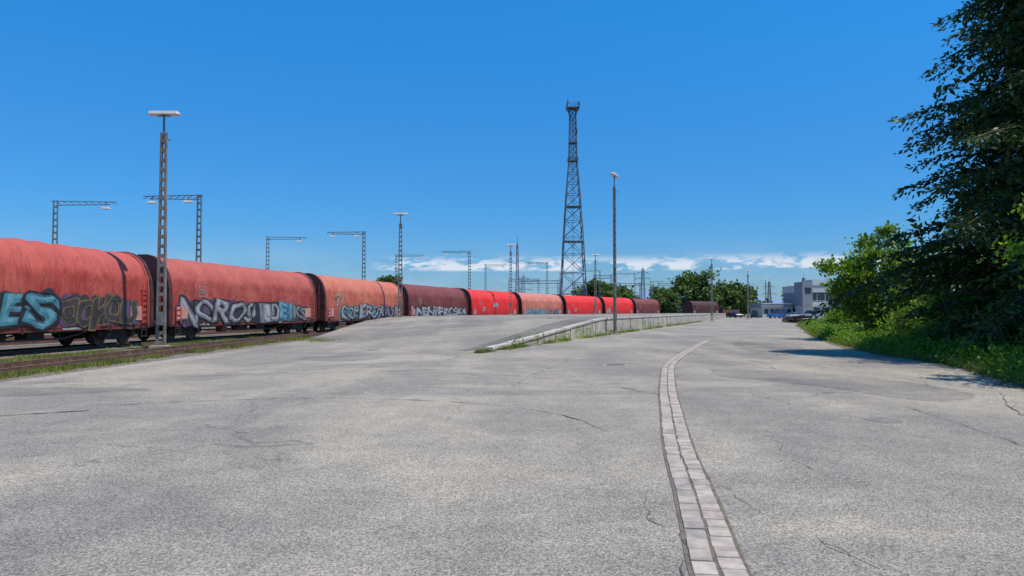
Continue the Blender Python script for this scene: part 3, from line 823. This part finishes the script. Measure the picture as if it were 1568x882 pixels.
for k in range(4): wb.box(X0-.02, X0-.005, Y0+5.5+k*2.2, Y0+7+k*2.2, 1.1, 2.4, 'glass')
wb.obj('windows_and_door', root)
root = empty('low_office_hall')
hb_ = B(); hb_.box(66.5, 75-.5, 196, 206, 0, 2.7, 'wallw'); hb_.box(66.1, 74.5, 195.6, 206.4, 2.7, 3.9, 'wallg'); hb_.box(66.1, 74.5, 195.55, 195.6, 3.7, 3.9, 'white')
hb_.obj('walls_and_roof', root)
hw_ = B()
for k in range(5): hw_.box(67+k*1.5, 68.1+k*1.5, 195.96, 195.99, 1.0, 2.3, 'glass')
hw_.obj('windows', root)

def car(name, x, y, rot, key, van=False):
    b = B()
    if van: body = [(-2.3,.35),(-2.35,1.0),(-2.25,1.15),(1.5,1.15),(2.2,1.0),(2.35,.7),(2.3,.35)]; gh = [(-2.25,1.15),(-2.1,1.85),(-1.9,1.95),(.5,1.95),(.8,1.85),(1.55,1.15)]
    else: body = [(-2.1,.3),(-2.15,.75),(-2.0,.95),(-.2,.98),(1.1,.92),(1.95,.8),(2.1,.6),(2.1,.3)]; gh = [(-1.9,.95),(-1.4,1.38),(-1.1,1.45),(.1,1.43),(.35,1.35),(1.05,.93)]
    def ext(pr, w0, w1, key, zmin, zmax):
        vs = []
        for s in (-1, 1):
            for px, pz in pr:
                t = (pz-zmin)/(zmax-zmin); vs.append((px, s*(w0+(w1-w0)*t), pz))
        n = len(pr); b.add(vs, [tuple(range(n)), tuple(range(n, 2*n))[::-1]]+[(i, n+i, n+(i+1) % n, (i+1) % n) for i in range(n)], key)
    ext(body, .86, .84, key, .3, 1.15); ext([(px, pz) for px, pz in gh], .8, .62, 'glass', .95, 1.5 if not van else 2.4)
    zt = gh[2][1]; b.box(gh[1][0]+.2, gh[4][0]-.1, -.6 if not van else -.7, .6 if not van else .7, zt-.04, zt+.03, key)
    for s in (-1, 1):
        for wx_ in (-1.35, 1.35):
            b.cyl((wx_, s*.72, .32), (wx_, s*.88, .32), .32, .32, 'black', 18); b.cyl((wx_, s*.881, .32), (wx_, s*.89, .32), .19, .19, 'galv', 12)
        b.box(2.05, 2.12, s*.62-.18, s*.62+.18, .62, .76, 'white'); b.box(-2.17, -2.1, s*.68-.12, s*.68+.12, .65, .85, 'redladder')
        b.beam((-.5, s*.79, gh[0][1]), (-.5, s*.66, zt-.05), .06, .03, key)
    b.obj(name, loc=(x, y, .004), rot=rot, bevel=.03)
car('blue_parked_van', 62.5, 174, math.radians(200), 'bluecar', True)
car('dark_parked_car', 60.5, 184, math.radians(70), 'darkcar', True)
car('silver_parked_car', 66.5, 173, math.radians(15), 'silvercar')
car('silver_parked_van', 69.5, 172, math.radians(160), 'silvercar', True)
car('parked_car', 57.5, 190, math.radians(100), 'darkcar')
random.seed(5); b = B()
for k in range(26):
    x = 41.0+random.uniform(-1.6,1.6); y = 105+random.uniform(-1.2,1.2); z = .15+random.uniform(0,.9)*(1-abs(x-41.0)/2.2); a_ = random.uniform(-.5,.5)
    b.beam((x-1.2*math.cos(a_), y-1.2*math.sin(a_), z), (x+1.2*math.cos(a_), y+1.2*math.sin(a_), z+random.uniform(-.2,.35)), .24, .16, random.choice(['timber','timber','brown']))
b.obj('old_sleeper_pile')

# ------------------------------------------------------------------ vegetation
rng = np.random.default_rng(5)
def leaves(centers, size, aspect=.55, flat=0.0, dirs=None):
    n = len(centers)
    if dirs is None:
        d = rng.normal(size=(n, 3)); d[:, 2] -= .25
    else: d = dirs+rng.normal(size=(n, 3))*.25
    d /= np.linalg.norm(d, axis=1)[:, None]
    r = rng.normal(size=(n, 3)); r[:, 2] += flat
    s = np.cross(d, r); s /= (np.linalg.norm(s, axis=1)[:, None]+1e-9)
    L = size*rng.uniform(.6, 1.3, size=(n, 1)); W = L*aspect/2
    V = np.stack([centers, centers+d*L*.45+s*W, centers+d*L, centers+d*L*.45-s*W], axis=1)
    return V.reshape(-1, 3)

def limb(b, pts, r0, r1, key='bark', n=7):
    for i in range(len(pts)-1):
        t0 = i/(len(pts)-1); t1 = (i+1)/(len(pts)-1)
        b.cyl(pts[i], pts[i+1], r0+(r1-r0)*t0, r0+(r1-r0)*t1, key, n, caps=False)

def broadleaf(name, x, y, h, rx, rz, zc, key, nclump=70, per=260, size=.16, clump_r=.55, seed=0, trunk=.16, ry=None):
    global rng
    rng = np.random.default_rng(seed); rnd = random.Random(seed)
    root = empty(name); ry = ry or rx
    cs = []
    while len(cs) < nclump:
        d = rng.normal(size=3); d /= np.linalg.norm(d)
        rr = rng.uniform(.35, 1.0)**.6
        lob = 1+.28*mnoise.noise(Vector((d[0]*1.7+seed, d[1]*1.7, d[2]*1.7)))*2
        p = np.array([x+d[0]*rx*rr*lob, y+d[1]*ry*rr*lob, zc+d[2]*rz*rr*lob])
        if p[2] < .25: p[2] = .25+rng.uniform(0, .4)
        cs.append(p)
    b = B(); tz = max(.4, zc-rz*.5)
    limb(b, [Vector((x, y, -.1)), Vector((x+.1, y, tz*.5)), Vector((x-.05, y+.05, tz)), Vector((x+.05, y, zc+rz*.5))], trunk, trunk*.3, n=9)
    for p in cs[::2]:
        s = Vector((x, y, tz+rnd.uniform(-.2, .6)*rz)); e = Vector(p); m = s.lerp(e, .5)+Vector((0, 0, rnd.uniform(-.1, .3)))
        limb(b, [s, m, e], trunk*.35, .012, n=5)
    b.obj('trunk_and_limbs', root)
    pts = []
    for p in cs:
        k = int(per*rng.uniform(.5, 1.4)); cr_ = clump_r*rng.uniform(.6, 1.3)
        pts.append(p+rng.normal(size=(k, 3))*np.array([1, 1, .6])*cr_*.6)
    pts = np.concatenate(pts); pts = pts[pts[:, 2] > .03]
    np_mesh('crown', leaves(pts, size, .6), 4, key, root)
    return root

def conifer(name, x, y, h, prof, key='fol_dark', seed=0, step=.26, size=.2, per_level=4, core=9000, dens=5.2, asp=.42):
    global rng
    rng = np.random.default_rng(seed); rnd = random.Random(seed)
    root = empty(name); b = B(); zp = [p[0] for p in prof]; rp_ = [p[1] for p in prof]
    limb(b, [Vector((x, y, -.1)), Vector((x+.05, y, h*.35)), Vector((x, y+.05, h*.7)), Vector((x, y, h))], .34, .03, n=10)
    C = []; D = []
    z = .5
    while z < h:
        Lm = np.interp(z, zp, rp_)
        for k in range(per_level):
            az = rnd.uniform(0, 2*math.pi)
            g_ = mnoise.noise(Vector((math.cos(az)*1.8+seed, math.sin(az)*1.8, z*.6)))
            L = Lm*(.86+.5*g_+rnd.uniform(-.2, .16))
            if L < .3: continue
            d = Vector((math.cos(az), math.sin(az), 0)); side = Vector((-d.y, d.x, 0))
            rise = rnd.uniform(.05, .25); dr = rnd.uniform(.2, .42)
            pts = []; nseg = 6
            for i in range(nseg+1):
                t = i/nseg; pts.append(Vector((x, y, z))+d*L*t+side*(.08*L*math.sin(t*3+k))+Vector((0, 0, L*(rise*t-dr*t*t))))
            limb(b, pts, .05+.012*L/2, .008, n=4)
            nt_ = max(4, int(L*dens))
            for j in range(nt_):
                t = .3+.7*(j+rnd.random())/nt_; f = t*nseg; i0 = min(nseg-1, int(f)); p = pts[i0].lerp(pts[i0+1], f-i0)
                tl = (.22*L*(1-t)+.42)*rnd.uniform(.6, 1.3)
                for s in (-1, 1):
                    td = (d*.75+side*s*rnd.uniform(.5, 1.1)+Vector((0, 0, rnd.uniform(-.75, .15)))).normalized()
                    m = max(3, int(tl*10))
                    for q in range(m):
                        u = (q+.5)/m
                        pp = p+td*tl*u+Vector((0, 0, -.25*u*u*tl))
                        C.append((pp.x+rnd.uniform(-.08,.08), pp.y+rnd.uniform(-.08,.08), pp.z+rnd.uniform(-.08,.08)))
                        D.append((td.x+rnd.uniform(-.7,.7), td.y+rnd.uniform(-.7,.7), td.z-.15+rnd.uniform(-.5,.4)))
        z += step
    b.obj('trunk_and_limbs', root)
    C = np.array(C); D = np.array(D); ok = C[:, 2] > .1
    np_mesh('needle_sprays', leaves(C[ok], size, asp, dirs=D[ok]), 4, key, root)
    zz = rng.uniform(.3, h*.96, core); a = rng.uniform(0, 2*math.pi, core)
    lob = np.array([.78+.5*mnoise.noise(Vector((math.cos(t)*1.8+seed, math.sin(t)*1.8, q*.6))) for t, q in zip(a, zz)])
    r = np.interp(zz, zp, rp_)*np.sqrt(rng.uniform(0, .8, core))*lob
    np_mesh('inner_foliage', leaves(np.stack([x+r*np.cos(a), y+r*np.sin(a), zz], 1), size*1.6, .5), 4, key, root)
    return root

conifer('conifer_tree', 20.9, 25.5, 22, [(0,5.6),(2,7.0),(5,7.3),(7.5,7.1),(9,5.8),(11,5.0),(13,4.5),(17,3.2),(22,.3)], seed=4, step=.19, size=.21, per_level=6, core=26000, dens=5.2)
conifer('conifer_tree.001', 28.5, 31, 20, [(0,6),(8,6),(14,4.2),(20,.3)], seed=9, step=.45, size=.42, per_level=5, core=9000, dens=3)
broadleaf('broadleaf_tree', 21.5, 17.5, 17, 5.6, 6.5, 9.5, 'fol_deep', 150, 260, .22, .95, 17, .3)
broadleaf('young_walnut_tree', 20.7, 42, 6.0, 2.7, 2.4, 3.4, 'fol_mid', 90, 190, .26, .55, 3, .12)
broadleaf('elder_shrub', 22.4, 38, 5, 2.9, 2.4, 2.6, 'fol_mid', 70, 180, .24, .55, 8, .1)
broadleaf('hazel_shrub', 20.2, 35, 2.6, 2.6, 1.2, 1.2, 'fol_mid', 60, 180, .18, .5, 12, .08)
broadleaf('young_maple', 13.3, 16.4, 4.2, 1.9, 1.3, 3.5, 'fol_bright', 46, 150, .17, .38, 14, .06)
broadleaf('hazel_shrub.001', 25.4, 52, 2.6, 3.2, 1.2, 1.0, 'fol_mid', 60, 180, .24, .6, 15, .08)
broadleaf('hazel_shrub.002', 16.2, 18.5, 2.6, 2.8, 1.2, 1.2, 'fol_deep', 60, 200, .15, .5, 19, .08)
broadleaf('hazel_shrub.003', 18.2, 29, 2.4, 2.4, 1.0, 1.0, 'fol_mid', 50, 200, .15, .45, 25, .08)

rng = np.random.default_rng(77)
bx = np.array([p[0] for p in RB]); by = np.array([p[1] for p in RB])
n = 4200; yy = 7+rng.random(n)**1.4*85; dd = rng.random(n)**1.3*8
nz = np.array([mnoise.noise(Vector((a*.35, c*.35, 2))) for a, c in zip(dd+bx.mean(), yy)])
hh = np.clip(.14+dd*.24+nz*.6, .08, 1.6)*rng.uniform(.3, 1.0, n)
xx = np.interp(yy, by, bx)+.35+dd+nz*.3
pts = []
for a, c, e in zip(xx, yy, hh):
    pts.append(rng.normal(size=(34, 3))*np.array([.28, .28, .12])+np.array([a, c, e]))
pts = np.concatenate(pts); pts = pts[pts[:, 2] > .015]
np_mesh('bramble_undergrowth', leaves(pts, .15, .65, flat=1.5), 4, 'fol_mid')
n = 900; yy = 9+rng.random(n)*50; dd = .1+rng.random(n)**1.5*3.0; xx = np.interp(yy, by, bx)+.2+dd
pts = []
for a, c in zip(xx, yy):
    H = rng.uniform(.15, .8); k = 40; q = rng.normal(size=(k, 3))*np.array([.12, .12, .01])+np.array([a, c, 0]); q[:, 2] = rng.random(k)*H; pts.append(q)
np_mesh('nettle_clumps', leaves(np.concatenate(pts), .13, .5, flat=1), 4, 'fol_bright')

def grass(name, P, hmin, hmax, wd=.012, key='grass'):
    n = len(P); P = np.asarray(P, dtype=float); a = rng.random(n)*6.283; H = rng.uniform(hmin, hmax, n)
    s = np.stack([np.cos(a)*wd, np.sin(a)*wd, np.zeros(n)], 1); tip = np.stack([rng.normal(size=n)*H*.35, rng.normal(size=n)*H*.35, H], 1)
    return np_mesh(name, np.stack([P-s, P+s, P+tip], 1).reshape(-1, 3), 3, key)
n = 30000; yy = 7+rng.random(n)**1.5*90; xx = np.interp(yy, by, bx)-.05+rng.random(n)**1.6*3
grass('verge_grass', np.stack([xx, yy, np.zeros(n)], 1), .08, .38, .016)
cand = []
while len(cand) < 14000:
    y = 8+random.random()**1.3*60; x = random.uniform(-21, -12.2)
    if y > 44: x = track_x(y)+random.choice([random.uniform(1.3, 2.4), random.uniform(-3, -1.5)])
    if mnoise.noise(Vector((x*.9, y*.25, 0)))+.35*mnoise.noise(Vector((x*3, y*3, 4))) > .25: cand.append((x, y, .01))
for k in range(16000):
    y = random.uniform(10, 46)
    if mnoise.noise(Vector((5, y*.45, 3))) > (.0 if y > 22 else -.3): cand.append((-12.7+random.gauss(0, .16), y, .01))
for k in range(14000):
    y = random.uniform(12, 50)
    if mnoise.noise(Vector((9, y*.4, 6))) > -.02: cand.append((-16.2+random.gauss(0, .25), y, .01))
grass('track_grass', cand, .04, .17, .014)
cand = []
for k in range(14000):
    y = 29+random.random()**1.3*90; x = wx(y)+.05+abs(random.gauss(0, .18))
    if mnoise.noise(Vector((x*.2, y*.6, 7))) > -.15: cand.append((x, y, .004))
for k in range(2500):
    y = random.uniform(8, 44); x = -12.3+random.gauss(0, .12)
    if mnoise.noise(Vector((x*.2, y*.8, 3))) > .0: cand.append((x, y, .004))
for k in range(2500):
    t = random.random(); a = rows[0][0].lerp(rows[0][-1], t)
    if t < .25: cand.append((a.x+random.gauss(0, .5), a.y+random.gauss(0, .8), .004))
grass('joint_weeds', cand, .03, .22, .012)
cand = []
for k in range(300):
    p = random.choice(gp[60:])
    if mnoise.noise(Vector((0, p[1]*1.3, 3))) > .15: cand.append((p[0]+random.gauss(.0, .01), p[1]+random.uniform(-.1, .1), .01))
grass('gutter_weeds', cand, .015, .04, .006)
pts = []
for y in (33, 36, 39.5, 41, 44, 46.5, 49.5, 52.6, 53.2, 57, 60, 66, 70, 75, 82, 90, 100):
    k = 90; H = random.uniform(.25, .75); q = rng.normal(size=(k, 3))*np.array([.18, .24, 0])+np.array([wx(y)+.3, y, 0]); q[:, 2] = rng.random(k)*H; pts.append(q)
np_mesh('wall_weeds', leaves(np.concatenate(pts), .13, .4), 4, 'fol_bright')

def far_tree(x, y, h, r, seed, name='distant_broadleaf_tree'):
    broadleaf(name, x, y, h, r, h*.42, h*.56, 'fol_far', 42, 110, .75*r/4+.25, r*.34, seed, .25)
far_tree(57.5, 230, 13.8, 5.4, 31); far_tree(71, 245, 10.5, 6, 32); far_tree(80, 262, 10, 5, 36)
far_tree(25.5, 206, 10.2, 4.4, 33); far_tree(31, 212, 8.8, 4.0, 34); far_tree(-24.5, 150, 9.2, 2.2, 35); far_tree(20.5, 213, 8, 3, 38)
far_tree(46, 222, 8.0, 3.2, 44); far_tree(50.5, 240, 9.0, 3.6, 45)
far_tree(88, 300, 9.5, 6, 37); far_tree(98, 250, 8, 5, 39); far_tree(62, 300, 11, 6, 40); far_tree(112, 205, 9, 6, 41)
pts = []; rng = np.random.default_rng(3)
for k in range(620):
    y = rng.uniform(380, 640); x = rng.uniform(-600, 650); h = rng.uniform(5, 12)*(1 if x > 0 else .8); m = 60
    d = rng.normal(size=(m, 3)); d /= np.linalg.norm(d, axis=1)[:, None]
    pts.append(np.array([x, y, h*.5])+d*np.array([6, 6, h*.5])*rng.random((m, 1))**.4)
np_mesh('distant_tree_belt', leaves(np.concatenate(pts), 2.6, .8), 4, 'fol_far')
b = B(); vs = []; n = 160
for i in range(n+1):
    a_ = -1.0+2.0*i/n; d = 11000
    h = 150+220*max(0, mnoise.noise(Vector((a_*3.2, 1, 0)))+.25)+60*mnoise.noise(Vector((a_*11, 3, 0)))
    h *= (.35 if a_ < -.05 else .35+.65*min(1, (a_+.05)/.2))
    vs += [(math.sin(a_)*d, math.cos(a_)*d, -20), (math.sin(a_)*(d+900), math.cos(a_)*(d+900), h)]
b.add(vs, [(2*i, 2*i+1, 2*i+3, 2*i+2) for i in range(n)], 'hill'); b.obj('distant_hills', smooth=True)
